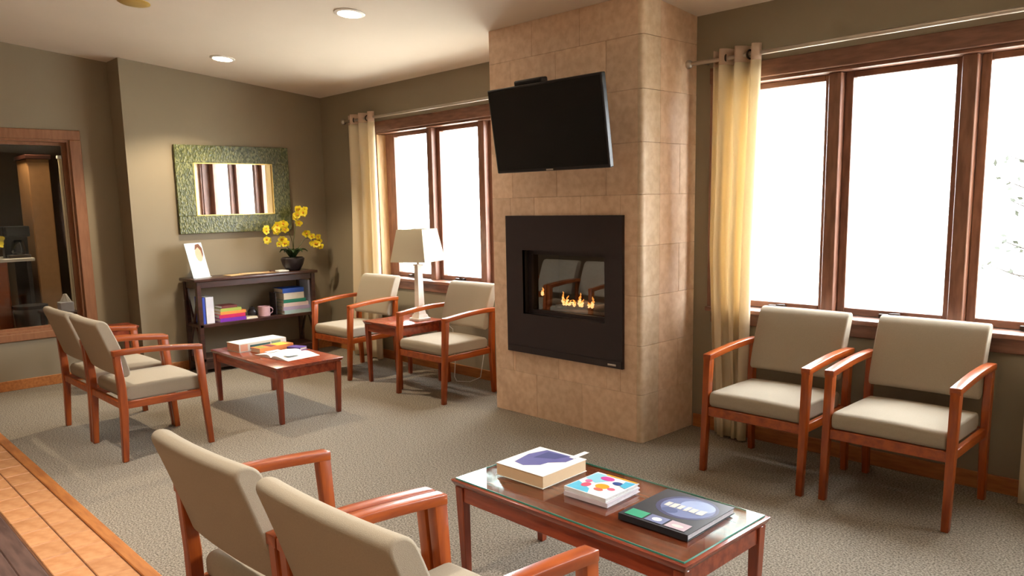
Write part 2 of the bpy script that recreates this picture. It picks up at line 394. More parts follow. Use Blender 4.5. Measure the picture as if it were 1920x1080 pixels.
# ------------------------------------------------------------------ chimney breast with tiles
CA, CB, CD = 3.146, 4.422, .548
FX0, FX1, FZ0, FZ1, FY = 3.415, 4.2, .68, 1.19, -.17      # cavity for the fireplace
bm = new(); wallx(bm, CA+.008, CB-.008, FY, 0); wallx(bm, CA+.008, FX0, -CD+.008, FY); wallx(bm, FX1, CB-.008, -CD+.008, FY)
box(bm, FX0, FX1, -CD+.008, FY, 0, FZ0); wallx(bm, FX0, FX1, -CD+.008, FY, FZ1)
ch = struct('wall_chimney_breast', bm, 'grout')
TW, TH, TT = .405, .30, .012
RF, RB = .03, .17          # rounded corner strip on the right edge
PX0, PX1, PZ0, PZ1 = 3.2959, 4.2989, .4456, 1.3809   # fireplace panel
cache = {}
def tile(face, a0, a1, z0, z1a, z1b):
    g = .0007
    a0 += g; a1 -= g; z0 += g; z1a -= g; z1b -= g
    j = random.uniform(0, .0012); bm = new()
    if face == 'f':
        y0, y1 = -CD-TT+.008-j, -CD+.006
        hexa(bm, [(a0, y0, z0), (a1, y0, z0), (a1, y1, z0), (a0, y1, z0)], [(a0, y0, z1a), (a1, y0, z1a), (a1, y1, z1a), (a0, y1, z1a)])
    else:
        x0, x1 = (CB-.008, CB+TT-.008+j) if face == 'r' else (CA-TT+.008-j, CA+.008)
        hexa(bm, [(x0, a0, z0), (x1, a0, z0), (x1, a1, z0), (x0, a1, z0)], [(x0, a0, z1a), (x1, a0, z1a), (x1, a1, z1b), (x0, a1, z1b)])
    obj('tile', bev(bm, .0009, 1), 'travertine', ch)
nrow = 9
for r_ in range(nrow):
    z0 = r_*TH
    z1 = min((r_+1)*TH, cz(-CD)) if r_ < nrow-1 else cz(-CD)
    off = (0, .2)[r_ % 2]
    for face, lo, hi in (('f', CA, CB-RF), ('r', -CD+RB, 0), ('l', -CD, 0)):
        e_ = [lo]; x = lo+TW-off if off else lo+TW
        while x < hi-.04: e_.append(x); x += TW
        e_.append(hi)
        for a, b_ in zip(e_, e_[1:]):
            if face == 'f':     # tiles are cut round the fireplace panel
                h0, h1, v0, v1 = PX0+.03, PX1-.03, PZ0+.03, PZ1-.03
                if b_ <= h0 or a >= h1 or z1 <= v0 or z0 >= v1: tile(face, a, b_, z0, z1, z1); continue
                if a < h0: tile(face, a, h0, z0, z1, z1)
                if b_ > h1: tile(face, h1, b_, z0, z1, z1)
                c0, c1 = max(a, h0), min(b_, h1)
                if z0 < v0: tile(face, c0, c1, z0, v0, v0)
                if z1 > v1: tile(face, c0, c1, v1, z1, z1)
            else: tile(face, a, b_, z0, min(z1, cz(a)) if r_ < nrow-1 else cz(a), min(z1, cz(b_)) if r_ < nrow-1 else cz(b_))
    # rounded corner piece
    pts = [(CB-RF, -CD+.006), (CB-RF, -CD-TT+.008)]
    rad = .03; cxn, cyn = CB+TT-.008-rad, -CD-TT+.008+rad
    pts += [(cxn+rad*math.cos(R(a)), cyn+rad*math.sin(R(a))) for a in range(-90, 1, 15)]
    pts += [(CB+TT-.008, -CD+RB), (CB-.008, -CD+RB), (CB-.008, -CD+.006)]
    obj('corner_tile', prism(new(), pts, (z1-z0)-.003, 'z', z0+.001), 'lit_edge', ch, 30)

# fireplace insert
fp = thing('gas_fireplace', 'black square-framed gas fireplace lit in the tan tiled chimney breast', 'fireplace', (0, 0, 0))
yf = -CD-.004
OX0, OX1, OZ0, OZ1 = 3.4536, 4.1616, .7183, 1.1505
bm = new()
for a in ((PX0, OX0, PZ0, PZ1), (OX1, PX1, PZ0, PZ1), (OX0, OX1, PZ0, OZ0), (OX0, OX1, OZ1, PZ1)):
    box(bm, a[0], a[1], yf-.022, yf, a[2], a[3])
bmesh.ops.remove_doubles(bm, verts=bm.verts, dist=1e-5)
obj('face_panel', bm, 'black', fp)
bm = new()   # trim lip along the foot of the panel
box(bm, PX0+.005, PX1-.005, yf-.026, yf-.022, PZ0+.004, PZ0+.045)
obj('lower_louvre', bm, 'black', fp)
obj('maker_plate', bbox(PX1-.11, PX1-.045, yf-.028, yf-.026, PZ0+.014, PZ0+.026, .001), 'metal', fp)
bm = new(); D = .34   # firebox, open to the front
box(bm, OX0-.02, OX0, yf-.02, yf+D, OZ0-.02, OZ1+.02); box(bm, OX1, OX1+.02, yf-.02, yf+D, OZ0-.02, OZ1+.02)
box(bm, OX0, OX1, yf-.02, yf+D, OZ0-.02, OZ0); box(bm, OX0, OX1, yf-.02, yf+D, OZ1, OZ1+.02); box(bm, OX0-.02, OX1+.02, yf+D, yf+D+.02, OZ0-.02, OZ1+.02)
obj('firebox', bm, 'soot', fp)
obj('glass_front', box(new(), OX0+.001, OX1-.001, yf+.055, yf+.059, OZ0+.001, OZ1-.001), 'fireglass', fp)
bm = new()
for a in ((OX0, OX0+.03, OZ0, OZ1), (OX1-.03, OX1, OZ0, OZ1), (OX0+.03, OX1-.03, OZ0, OZ0+.025), (OX0+.03, OX1-.03, OZ1-.03, OZ1)):
    box(bm, a[0], a[1], yf+.035, yf+.055, a[2], a[3])
obj('glass_frame', bm, 'black', fp)
obj('ember_bed', bev(box(new(), OX0+.05, OX1-.05, yf+.09, yf+.30, OZ0, OZ0+.03), .012, 2), 'log', fp)
for x0, y0, x1, y1, rr_ in ((3.52, .15, 3.86, .22, .03), (3.72, .24, 4.08, .17, .028), (3.62, .12, 3.74, .28, .024)):
    bm = tube(new(), [(x0+(x1-x0)*t, yf+y0+(y1-y0)*t, OZ0+.055+.012*math.sin(9*t)) for t in (0, .2, .4, .6, .8, 1)], [rr_*.8, rr_, rr_*1.1, rr_, rr_*.95, rr_*.7], 8)
    obj('log', bm, 'log', fp, 60)
def flame(x, y, z, h, r_, lean):
    n = 7; bm = new()
    pts = [(x+lean*(t/n)**2+.006*math.sin(5*t+x*40), y, z+h*t/n) for t in range(n+1)]
    rad = [r_*(.55+.9*(t/n))*(1-(t/n)**1.6)+.001 for t in range(n+1)]
    f = obj('flame', tube(bm, pts, rad, 8), 'flame', fp, 60)
    pts2 = [(p[0], p[1]-.004, z+(p[2]-z)*.55) for p in pts]
    obj('flame_core', tube(new(), pts2, [q*.75+.003 for q in rad], 8), 'ember', f, 60)
zf = OZ0+.045
for x, h, r_, l in ((3.695, .125, .014, -.012), (3.72, .09, .012, .014), (3.745, .05, .012, .02), (3.79, .055, .016, -.01), (3.835, .125, .015, .006), (3.855, .07, .011, .01), (3.945, .10, .016, .004), (3.92, .045, .010, -.01), (3.50, .075, .014, 0)):
    flame(x, yf+.125, zf+(.07 if x < 3.6 else .02), h*.72, r_*.8, l)
ll = bpy.data.lights.new('fire_glow', 'POINT'); ll.energy = 1.5; ll.color = (1, .5, .18); ll.shadow_soft_size = .05
lo = bpy.data.objects.new('fire_glow', ll); C.objects.link(lo); lo.location = (3.82, yf+.14, OZ0+.16); lo.parent = fp

# television on its bracket
tvt = R(8.803)
tv = thing('television', 'black flat television tilted down on chimney breast above the fireplace', 'television', (3.9916, -.901, 1.901))
tv.rotation_euler = (tvt, R(.27), R(-.2))
W2, H2 = .4519, .2542
obj('bezel', bbox(-W2, W2, -.004, .032, -H2, H2, .006, 2), 'tvframe', tv)
obj('screen', box(new(), -W2+.014, W2-.014, -.0055, -.003, -H2+.02, H2-.014), 'screen', tv)
obj('back_housing', bev(box(new(), -.3, .3, .032, .075, -.2, .16), .02, 2), 'tvframe', tv)
obj('logo', bbox(-.028, .028, -.0065, -.004, -H2+.004, -H2+.013, .001), 'metal', tv)
bm = new(); box(bm, -.25, -.22, .075, .1, -.2, .25); box(bm, .0, .03, .075, .1, -.2, .25)
obj('mount_rail', bm, 'darkmetal', tv)
bm = new(); box(bm, -.26, -.03, .04, .10, .25, .285); obj('cable_box', bev(bm, .01, 2), 'tvframe', tv)
mb = thing('wall_bracket', 'black steel wall bracket holding the television on the tiles', 'bracket', (3.94, -CD-.012, 1.9))
obj('wall_plate', bbox(-.14, .14, -.012, -.001, -.12, .12, .003), 'darkmetal', mb)
bm = new(); bar(bm, (-.06, -.012, .06), (-.02, -.20, .06), .05, .03); bar(bm, (-.06, -.012, -.06), (-.02, -.20, -.06), .05, .03); obj('arm', bm, 'darkmetal', mb)
obj('tilt_plate', bbox(-.22, .14, -.225, -.20, -.10, .10, .003), 'darkmetal', mb)

# ------------------------------------------------------------------ curtain rods and curtains
def rod(name, x0, x1, label):
    t = thing(name, label, 'curtain rod', (0, 0, 0))
    obj('pole', tube(new(), [(x0, -.1, 2.272), (x1, -.1, 2.272)], .0125, 12), 'metal', t, 40)
    for x in (x0, x1):
        s = -1 if x == x0 else 1
        bm = new(); bmesh.ops.create_uvsphere(bm, u_segments=14, v_segments=10, radius=.026, matrix=Matrix.Translation((x+s*.02, -.1, 2.272)))
        obj('finial', bm, 'metal', t, 60)
        xb = x-s*.05; bm = new(); tube(bm, [(xb, -.1, 2.272), (xb, -.05, 2.275), (xb, -.001, 2.275)], .008, 8); lathe(bm, [(.001, 0), (.001, 0)], 6) if False else None
        obj('bracket', bm, 'metal', t, 40)
rod('curtain_rod', .60, 3.12, 'nickel curtain rod above the window left of the chimney breast')
rod('curtain_rod', 4.455, 6.85, 'nickel curtain rod above the window right of the chimney breast')

def curtain(label, top, mid, bot, folds, seed, zb=.012):
    rnd = random.Random(seed)
    t = thing('curtain', label, 'curtain', ((top[0]+top[1])/2, -.1, 0), 0, 'cream grommet curtains')
    cx = (top[0]+top[1])/2; zt = 2.325
    def surf(za, zb_, nz):
        nx = folds*12; g = []; bm = new()
        for j in range(nz+1):
            z = za+(zb_-za)*j/nz
            q = 1-z/zt
            if q < .5: a = top[0]+(mid[0]-top[0])*q*2; b_ = top[1]+(mid[1]-top[1])*q*2
            else: a = mid[0]+(bot[0]-mid[0])*(q*2-1); b_ = mid[1]+(bot[1]-mid[1])*(q*2-1)
            row = []
            for i in range(nx+1):
                u = i/nx; ph = u*folds*2*math.pi
                am = .042*(1-.25*q)
                wob = .16*math.sin(3.1*q*3+seed)*(1-abs(2*u-1))
                x = a+(b_-a)*u+.014*math.sin(ph*2+q*2+seed)*(.4+q)
                y = am*math.sin(ph+wob*3+q*1.2*math.sin(seed+u*5))+.01*math.sin(ph*2.3+seed*2)*q
                row.append(bm.verts.new((x-cx, y, z)))
            g.append(row)
        for j in range(nz):
            for i in range(nx): bm.faces.new((g[j][i], g[j][i+1], g[j+1][i+1], g[j+1][i]))
        return bm
    p = obj('cloth', surf(2.235, zb, 24), 'curtain', t, 80); b_ = obj('header_band', surf(zt, 2.235, 3), 'curtain_band', t, 80)
    for o in (p, b_):
        md = o.modifiers.new('thick', 'SOLIDIFY'); md.thickness = .003
    for k in (1, folds*2-2):
        x = top[0]-cx+(top[1]-top[0])*(k+.5)/(folds*2)+.01
        bm = new(); n, mrad, tr = 14, .024, .006
        gr = [[bm.verts.new((tr*math.sin(b2)*1.0, (mrad+tr*math.cos(b2))*math.cos(a2), (mrad+tr*math.cos(b2))*math.sin(a2))) for b2 in [q*2*math.pi/6 for q in range(6)]] for a2 in [q*2*math.pi/n for q in range(n)]]
        for i in range(n):
            for j in range(6): bm.faces.new((gr[i][j], gr[(i+1) % n][j], gr[(i+1) % n][(j+1) % 6], gr[i][(j+1) % 6]))
        o = obj('grommet', bm, 'darkmetal', t, 60); o.location = (x, 0, 2.272); o.rotation_euler = (0, 0, R(20 if k % 2 else -20))
curtain('cream curtain hanging in the corner behind the armchair and lamp table', (.655, 1.09), (.60, 1.085), (.56, 1.06), 3, 1.3)
curtain('cream curtain beside the tan tiled chimney breast, right window', (4.60, 4.905), (4.59, 4.875), (4.66, 4.865), 3, 2.1)
curtain('cream curtain edge at the far right of the right window', (6.30, 6.7), (6.30, 6.68), (6.285, 6.62), 3, 4.4)

# ------------------------------------------------------------------ chairs
CWD = .273
def make_chair(label):
    t = thing('armchair', label, 'chair', (0, 0, 0), 0, 'beige upholstered cherry wood armchairs')
    for s in (-1, 1):
        x = s*CWD
        obj('leg', bev(taper(new(), (x, .507, 0), (.032, .034), (x, .4665, .628), (.040, .046)), .004, 2), 'cherry', t, 40)
        bm = new()
        f = lambda y, z, sx, sy: [(x-sx/2, y-sy/2, z), (x+sx/2, y-sy/2, z), (x+sx/2, y+sy/2, z), (x-sx/2, y+sy/2, z)]
        rings = [f(-.012, 0, .032, .034), f(.004, .30, .036, .044), f(.002, .45, .036, .044), f(-.012, .650, .036, .036)]
        vs = [[bm.verts.new(p) for p in r_] for r_ in rings]
        bm.faces.new(vs[0][::-1]); bm.faces.new(vs[-1])
        for a, b_ in zip(vs, vs[1:]):
            for i in range(4): bm.faces.new((a[i], a[(i+1) % 4], b_[(i+1) % 4], b_[i]))
        obj('leg', bev(bm, .004, 1), 'cherry', t, 40)
        # arm: a shallow bow
        prof = [(.490, .634), (.465, .637), (.40, .644), (.32, .652), (.22, .660), (.12, .664), (.04, .665), (-.032, .663)]
        bm = new(); th = .030; wd = .046; rr_ = []
        for k, (y, z) in enumerate(prof):
            h = th
            zt_ = z+.004+ (0 if k else 0)
            rr_.append([bm.verts.new(p) for p in ((x-wd/2, y, zt_-h), (x+wd/2, y, zt_-h), (x+wd/2, y, zt_+.002), (x-wd/2, y, zt_+.002))])
        bm.faces.new(rr_[0][::-1]); bm.faces.new(rr_[-1])
        for a, b_ in zip(rr_, rr_[1:]):
            for i in range(4): bm.faces.new((a[i], a[(i+1) % 4], b_[(i+1) % 4], b_[i]))
        obj('armrest', bev(bm, .004, 2), 'cherry_h', t, 40)
        bm = new(); bar(bm, (s*.268, .018, .338), (s*.268, .468, .332), .024, .044); obj('side_rail', bev(bm, .003, 1), 'cherry_h', t, 40)
    bm = box(new(), -.256, .256, .470, .496, .306, .356); obj('front_rail', bev(bm, .003, 1), 'cherry_h', t, 40)
    bm = box(new(), -.254, .254, -.012, .014, .318, .360); obj('back_rail', bev(bm, .003, 1), 'cherry_h', t, 40)
    # seat cushion
    bm = padbox(.251, .236, .042, .030, .010)
    for v_ in bm.verts:
        x, y, z = v_.co
        crown = .022*(1-(x/.251)**2)*(1-(y/.25)**2)
        if z > 0: v_.co.z += crown
        if z < -.01 and False: pass
        v_.co.z += .012*max(0, -y/.24)*0
        v_.co += Vector((0, .262, .397))
    o = obj('seat', bm, 'fabric', t, 50)
    # back pad
    bm = padbox(.2525, .034, .174, .0325)
    for v_ in bm.verts:
        x, y, z = v_.co; zz = z+.172
        v_.co.y = y*(1.0+.12*(1-((z)/.174)**2))+.040-.085*(zz/.344)-.030*(zz/.344)**2-.012*(1-(x/.2525)**2)
        v_.co.z = .674+z
    obj('backrest', bm, 'fabric', t, 50)
    return t
CH = [
 (5.2224, -.1937, 180, 'beige armchair right of the chimney breast, nearer the cream curtain'),
 (5.8713, -.1652, 180, 'beige armchair under the right window, rightmost of the facing pair'),
 (2.135, -2.8652, .6, 'beige armchair seen side-on beside the small coffee table, front of its row'),
 (1.537, -2.8693, .6, 'beige armchair at far left, half hidden behind the side-on armchair'),
 (5.165, -3.4359, 2.2, 'beige armchair in the foreground seen from behind, left of the two'),
 (5.7633, -3.4130, 2.2, 'beige armchair closest to the camera, its back to us, bottom edge'),
 (1.2789, -.296, 182.0, 'beige armchair in the corner between the bookcase and the lamp table'),
 (2.5157, -.2656, 181.2, 'beige armchair between the lamp table and the chimney breast'),
]
c0 = None
for x, y, a, l in CH:
    if c0 is None: c0 = make_chair(l); c0.location = (x, y, 0); c0.rotation_euler = (0, 0, R(a))
    else: dup(c0, (x, y, 0), R(a), l)

# ------------------------------------------------------------------ tables
def table(name, label, cx, cy, L, Wd, H, cat='table', shelf=False, apron=.062, leg=.042):
    t = thing(name, label, cat, (cx, cy, 0))
    hx, hy = L/2, Wd/2
    bm = new()
    hexa(bm, [(-hx+.012, -hy+.012, H-.026), (hx-.012, -hy+.012, H-.026), (hx-.012, hy-.012, H-.026), (-hx+.012, hy-.012, H-.026)],
         [(-hx, -hy, H), (hx, -hy, H), (hx, hy, H), (-hx, hy, H)])
    obj('tabletop', bev(bm, .004, 2), 'table', t, 40)
    i_ = .028
    for sx in (-1, 1):
        for sy in (-1, 1):
            obj('leg', bev(taper(new(), (sx*(hx-i_-.012), sy*(hy-i_-.012), 0), (leg*.72, leg*.72), (sx*(hx-i_-.006), sy*(hy-i_-.006), H-.026), (leg, leg)), .003, 1), 'table_leg', t, 40)
    for s in (-1, 1):
        obj('apron', bbox(-hx+i_+leg/2, hx-i_-leg/2, s*(hy-i_-.004)-.01, s*(hy-i_-.004)+.01, H-.026-apron, H-.026, .002), 'table', t)
        obj('apron', bbox(s*(hx-i_-.004)-.01, s*(hx-i_-.004)+.01, -hy+i_+leg/2, hy-i_-leg/2, H-.026-apron, H-.026, .002), 'table', t)
    return t
TZ = .402
tx0, tx1, ty0, ty1 = 4.885, 5.967, -2.428, -1.912
bt = table('coffee_table', 'long reddish brown coffee table with glass top in the foreground', (tx0+tx1)/2, (ty0+ty1)/2, tx1-tx0, ty1-ty0, TZ-.006)
gx, gy = (tx1-tx0)/2-.018, (ty1-ty0)/2-.018
gl = obj('glass_top', box(new(), -gx, gx, -gy, gy, TZ-.0055, TZ), 'tableglass', bt)
bm = new()
for a in ((-gx-.002, gx+.002, -gy-.002, -gy), (-gx-.002, gx+.002, gy, gy+.002), (-gx-.002, -gx, -gy, gy), (gx, gx+.002, -gy, gy)): box(bm, a[0], a[1], a[2], a[3], TZ-.0055, TZ)
e_ = obj('glass_edge', bm, 'glassedge', gl); e_['label'] = 'teal edge of the glass sheet'
ux0, ux1, uy0, uy1 = 1.35, 2.414, -1.886, -1.361
table('coffee_table', 'reddish brown coffee table farther back in front of the bookcase', (ux0+ux1)/2, (uy0+uy1)/2, ux1-ux0, uy1-uy0, TZ)
table('side_table', 'square reddish brown side table carrying the white lamp between two armchairs', 1.950, -.484, .50, .492, .521, leg=.04)
table('side_table', 'dark side table in the recess behind the far left armchair', .27, -2.22, .30, .28, .52)

# ------------------------------------------------------------------ lamp on the side table
lp = thing('table_lamp', 'tall white column table lamp with square beige shade', 'lamp', (2.066, -.40, .521))
obj('base', bev(box(new(), -.065, .065, -.065, .065, 0, .022), .004, 1), 'lampwhite', lp, 40)
bm = new()
for p0, s0, p1, s1 in (((0, 0, .022), .105, (0, 0, .05), .085), ((0, 0, .05), .075, (0, 0, .085), .062), ((0, 0, .085), .058, (0, 0, .45), .046), ((0, 0, .45), .062, (0, 0, .465), .062)):
    taper(bm, p0, (s0, s0), p1, (s1, s1))
obj('column', bm, 'lampwhite', lp)
obj('socket', lathe(new(), [(.012, .465), (.012, .53), (.018, .532), (.018, .58)], 12), 'metal', lp, 40)
bm = new()
def sq(h, z): return [(-h, -h, z), (h, -h, z), (h, h, z), (-h, h, z)]
lo_, hi_ = [bm.verts.new(p) for p in sq(.163, .49)], [bm.verts.new(p) for p in sq(.120, .752)]
for i in range(4): bm.faces.new((lo_[i], lo_[(i+1) % 4], hi_[(i+1) % 4], hi_[i]))
sh = obj('lamp_shade', bm, 'shade', lp); sh.rotation_euler = (0, 0, R(21)); md = sh.modifiers.new('t', 'SOLIDIFY'); md.thickness = .003
bm = new(); bar(bm, (-.12, 0, .735), (.12, 0, .735), .004, .004); bar(bm, (0, -.12, .735), (0, .12, .735), .004, .004)
o = obj('shade_spider', bm, 'metal', lp); o.rotation_euler = (0, 0, R(21))
tag(obj('lamp_cord', tube(new(), [(2.12, -.20, .50), (2.16, -.13, .42), (2.17, -.12, .15), (2.20, -.16, .02), (2.30, -.22, .006), (2.40, -.16, .006), (2.42, -.06, .03), (2.42, -.016, .22)], .0035, 6), plain('white_cord', (225, 222, 214)), None, 60),
    'white lamp cord hanging to the carpet behind the lamp table', 'cord')

# ------------------------------------------------------------------ bookcase
BY0, BY1, BZ = -1.573, -.345, .856
bk = thing('bookcase', 'low dark espresso wood bookcase under the mirror', 'bookcase', (0, 0, 0))
obj('top_board', bbox(.016, .365, BY0, BY1, BZ-.026, BZ, .006, 2), 'espresso', bk, 40)
fx0, fx1 = .036, .345
for y in (BY0+.045, BY1-.045):
    for x in (fx0+.02, fx1-.02):
        obj('post', bbox(x-.02, x+.02, y-.02, y+.02, 0, BZ-.026, .003), 'espresso', bk)
    obj('side_rail', bbox(fx0+.04, fx1-.04, y-.012, y+.012, BZ-.09, BZ-.027, .002), 'espresso', bk)
    obj('side_rail', bbox(fx0+.04, fx1-.04, y-.012, y+.012, .09, .14, .002), 'espresso', bk)
    n = 8
    for s in (-1, 1):      # curved cross braces
        pts = []
        for k in range(n+1):
            u = k/n; z = .14+(BZ-.09-.14)*u
            x = (fx0+fx1)/2+s*(.11*math.cos(math.pi*u)*.98)
            pts.append((x, y+s*.004, z))
        bm = new()
        for p, q in zip(pts, pts[1:]): bar(bm, p, q, .022, .012, (0, 1, 0))
        obj('cross_brace', bm, 'espresso', bk)
for y in (0,):
    obj('front_apron', bbox(fx1-.032, fx1-.010, BY0+.065, BY1-.065, BZ-.082, BZ-.027, .002), 'espresso', bk)
    obj('back_apron', bbox(fx0+.004, fx0+.022, BY0+.065, BY1-.065, BZ-.082, BZ-.027, .002), 'espresso', bk)
SH1, SH2 = .447, .138
obj('shelf', bbox(fx0, fx1, BY0+.032, BY1-.032, SH1-.03, SH1, .003), 'espresso', bk)
obj('shelf', bbox(fx0, fx1, BY0+.032, BY1-.032, SH2-.03, SH2, .003), 'espresso', bk)
obj('plinth_rail', bbox(fx1-.03, fx1-.012, BY0+.065, BY1-.065, .035, SH2-.031, .002), 'espresso', bk)

# books: cover (U shell) + pages
def book(label, loc, sx, sy, sz, rgb, rz=0., up=False, group=None, name='book', pages=(236, 226, 206), spine='y0', cat='book'):
    """lying book sx (x) sy (y) sz thick; the spine side is named by spine. up=True stands it: thickness along y."""
    t = thing(name, label, cat, loc, rz, group)
    c = plain('cover_%d_%d_%d' % rgb, rgb, .45); pg = plain('pages_%d_%d_%d' % pages, pages, .8, .12, 90)
    k = .0025 if sz < .03 else .003
    bm = new(); bp_ = new(); e = .004
    if not up:
        box(bm, -sx/2, sx/2, -sy/2, sy/2, 0, k); box(bm, -sx/2, sx/2, -sy/2, sy/2, sz-k, sz)
        if spine == 'y0': box(bm, -sx/2, sx/2, -sy/2, -sy/2+k, k, sz-k); box(bp_, -sx/2+e, sx/2-e, -sy/2+k, sy/2-e, k, sz-k)
        elif spine == 'x1': box(bm, sx/2-k, sx/2, -sy/2, sy/2, k, sz-k); box(bp_, -sx/2+e, sx/2-k, -sy/2+e, sy/2-e, k, sz-k)
        else: box(bm, -sx/2, -sx/2+k, -sy/2, sy/2, k, sz-k); box(bp_, -sx/2+k, sx/2-e, -sy/2+e, sy/2-e, k, sz-k)
    else:   # thickness sy along y, depth sx, height sz, spine to +x
        box(bm, -sx/2, sx/2, -sy/2, -sy/2+k, 0, sz); box(bm, -sx/2, sx/2, sy/2-k, sy/2, 0, sz); box(bm, sx/2-k, sx/2, -sy/2+k, sy/2-k, 0, sz)
        box(bp_, -sx/2+e, sx/2-k, -sy/2+k, sy/2-k, e, sz-e)
    obj('cover', bm, c, t); obj('pages', bp_, pg, t); return t
g1 = 'books on the upper shelf of the bookcase'
book('slim blue book standing at the left end of the shelf', (.215, -1.477, SH1), .17, .022, .238, (60, 84, 190), up=True, group=g1)
book('thick white book standing beside the slim blue book', (.215, -1.425, SH1), .18, .072, .24, (232, 230, 236), up=True, group=g1)
z = SH1
for lab, sx, sy, sz, rgb, rz, dy in (
    ('violet book at the bottom of the bright stack on the shelf', .19, .25, .033, (122, 40, 176), .02, 0),
    ('magenta book above the violet book in the bright stack', .185, .245, .032, (214, 40, 96), -.03, 0),
    ('orange book in the middle of the bright stack', .18, .25, .026, (236, 150, 70), .03, .006),
    ('yellow green book near the top of the bright stack', .17, .20, .028, (170, 186, 84), .0, -.01),
    ('small dark red book on top of the bright stack', .14, .15, .024, (120, 50, 44), .05, -.02)):
    book(lab, (.225, -1.222+dy, z), sx, sy, sz, rgb, rz, group='bright stack of books on the shelf', spine='x1'); z += sz+.0005
z = SH1
for lab, sx, sy, sz, rgb, rz, dy in (
    ('pale teal book at the bottom of the right shelf stack', .2, .29, .036, (176, 206, 206), .02, .012),
    ('lavender book second from the bottom of the right shelf stack', .2, .28, .034, (186, 172, 204), -.02, .005),
    ('pale pink book in the middle of the right shelf stack', .19, .27, .036, (228, 208, 204), .02, .0),
    ('green book in the right shelf stack', .19, .24, .034, (40, 136, 112), .0, -.01),
    ('thick cream book under the blue one on the right stack', .19, .22, .062, (228, 222, 206), .03, -.02),
    ('bright blue book on top of the right shelf stack', .19, .225, .044, (28, 82, 180), -.02, -.02)):
    book(lab, (.22, -.575+dy, z), sx, sy, sz, rgb, rz, group='stack of books at the right of the shelf', spine='x1'); z += sz+.0005
book('pale blue book standing at the right end of the shelf', (.215, -.415, SH1), .17, .02, .31, (182, 192, 216), up=True, group=g1)
# small things on that shelf
t = thing('notepad', 'flat cream notepad lying right of the bright stack of books', 'notepad', (.24, -1.03, SH1))
obj('cover', bbox(-.07, .07, -.055, .055, 0, .004, .001), 'white', t); obj('pages', bbox(-.068, .068, -.053, .053, .004, .016, .001), plain('cream_pad', (226, 214, 186)), t)
t = thing('pink_mug', 'pale pink mug standing on the bookcase shelf', 'mug', (.25, -.88, SH1))
obj('body', lathe(new(), [(.050, 0), (.056, .004), (.057, .095), (.053, .095), (.050, .010)], 20), plain('pink_glaze', (226, 184, 190), .3), t, 50)
obj('handle', tube(new(), [(0, .055+.035*math.sin(a), .048+.03*math.cos(a)) for a in [q*math.pi/8 for q in range(9)]], .006, 8), plain('pink_glaze', (226, 184, 190)), t, 60)
t = thing('black_jar', 'round black jar left of the pink mug on the shelf', 'jar', (.20, -.975, SH1))
obj('body', lathe(new(), [(.025, 0), (.042, .015), (.045, .05), (.03, .075), (.024, .08)], 18), 'pot', t, 50); obj('lid', lathe(new(), [(.027, .081), (.027, .088), (.006, .094), (.006, .10)], 14), 'pot', t, 50)
t = thing('bookend', 'tall thin black bookend against the right stack of books', 'bookend', (.22, -.765, SH1))
obj('upright', bbox(-.06, .06, -.006, .006, .004, .215, .002), 'black', t); obj('foot', bbox(-.06, .06, -.03, .006, 0, .004, .001), 'black', t)
t = thing('grey_bowl', 'small dark grey bowl between the pink mug and the bookend', 'bowl', (.22, -.805+.0, SH1))
t.location = (.16, -.835, SH1)
obj('bowl', lathe(new(), [(.02, 0), (.028, .006), (.042, .05), (.038, .05), (.02, .012)], 18), plain('grey_glaze', (84, 78, 78), .4), t, 50)

# on the bookcase top
t = thing('brochure_stand', 'leaning photo brochure in a clear stand on the bookcase', 'brochure', (.2, -1.43, BZ), R(8))
t.rotation_euler = (0, 0, R(28))
obj('holder', bbox(-.05, .02, -.105, .105, 0, .004, .001), plain('clear_acrylic', (206, 210, 212), .2), t)
cdp = obj('card', bbox(-.004, .0, -.10, .10, .004, .30, .0008), plain('card_cyan', (204, 222, 228)), t); cdp.rotation_euler = (0, R(-14), 0); cdp.scale = (1, 1.12, 1.08)
def decal(name, poly, rgb, parent, h=.0012, x=0.):
    return obj(name, prism(new(), poly, h, 'x', x), plain('print_%d_%d_%d' % rgb, rgb, .5), parent)
decal('printed_person', [(-.06, .06), (.10, .06), (.095, .10), (.07, .14), (.03, .15), (-.03, .12)], (240, 238, 234), cdp)
decal('printed_person', ell(.040, .062, 14, .035, .20), (226, 180, 150), cdp, .0014)
decal('printed_hair', [(.0, .24), (.02, .285), (.06, .29), (.088, .25), (.085, .20), (.07, .17), (.066, .23), (.04, .262), (.012, .245)], (120, 78, 54), cdp, .0018)
decal('printed_band', [(-.098, .006), (.098, .006), (.098, .07), (-.098, .07)], (236, 240, 240), cdp, .0016)
t = thing('paper_pile', 'tan pamphlets lying flat on the bookcase top', 'pamphlet', (.19, -.98, BZ))
for k, (dx, dy, a, rgb) in enumerate(((0, -.12, .1, (206, 176, 128)), (.02, .02, -.15, (222, 190, 146)), (0, .14, .08, (196, 160, 116)))):
    o = obj('pamphlet', bbox(-.07, .07, -.10, .10, 0, .004, .0008), plain('pamphlet_%d' % k, rgb), t); o.location = (dx, dy, .004*k*.5 if k == 1 else 0); o.rotation_euler = (0, 0, a)
    if k == 1: o.location.z = .0045
tag(obj('small_dark_stone', bev(box(new(), .17, .21, -.765, -.715, BZ, BZ+.02), .008, 2), plain('stone_brown', (92, 66, 52)), None, 60), 'small brown stone paperweight on the bookcase top', 'paperweight')
t = thing('white_leaflet', 'small white leaflet pile beside the black flower pot', 'leaflet', (.2, -.655, BZ), .1)
obj('sheet', bbox(-.06, .06, -.055, .055, 0, .006, .001), 'white', t); o = obj('sheet', bbox(-.055, .055, -.055, .055, .0065, .012, .001), 'white', t)

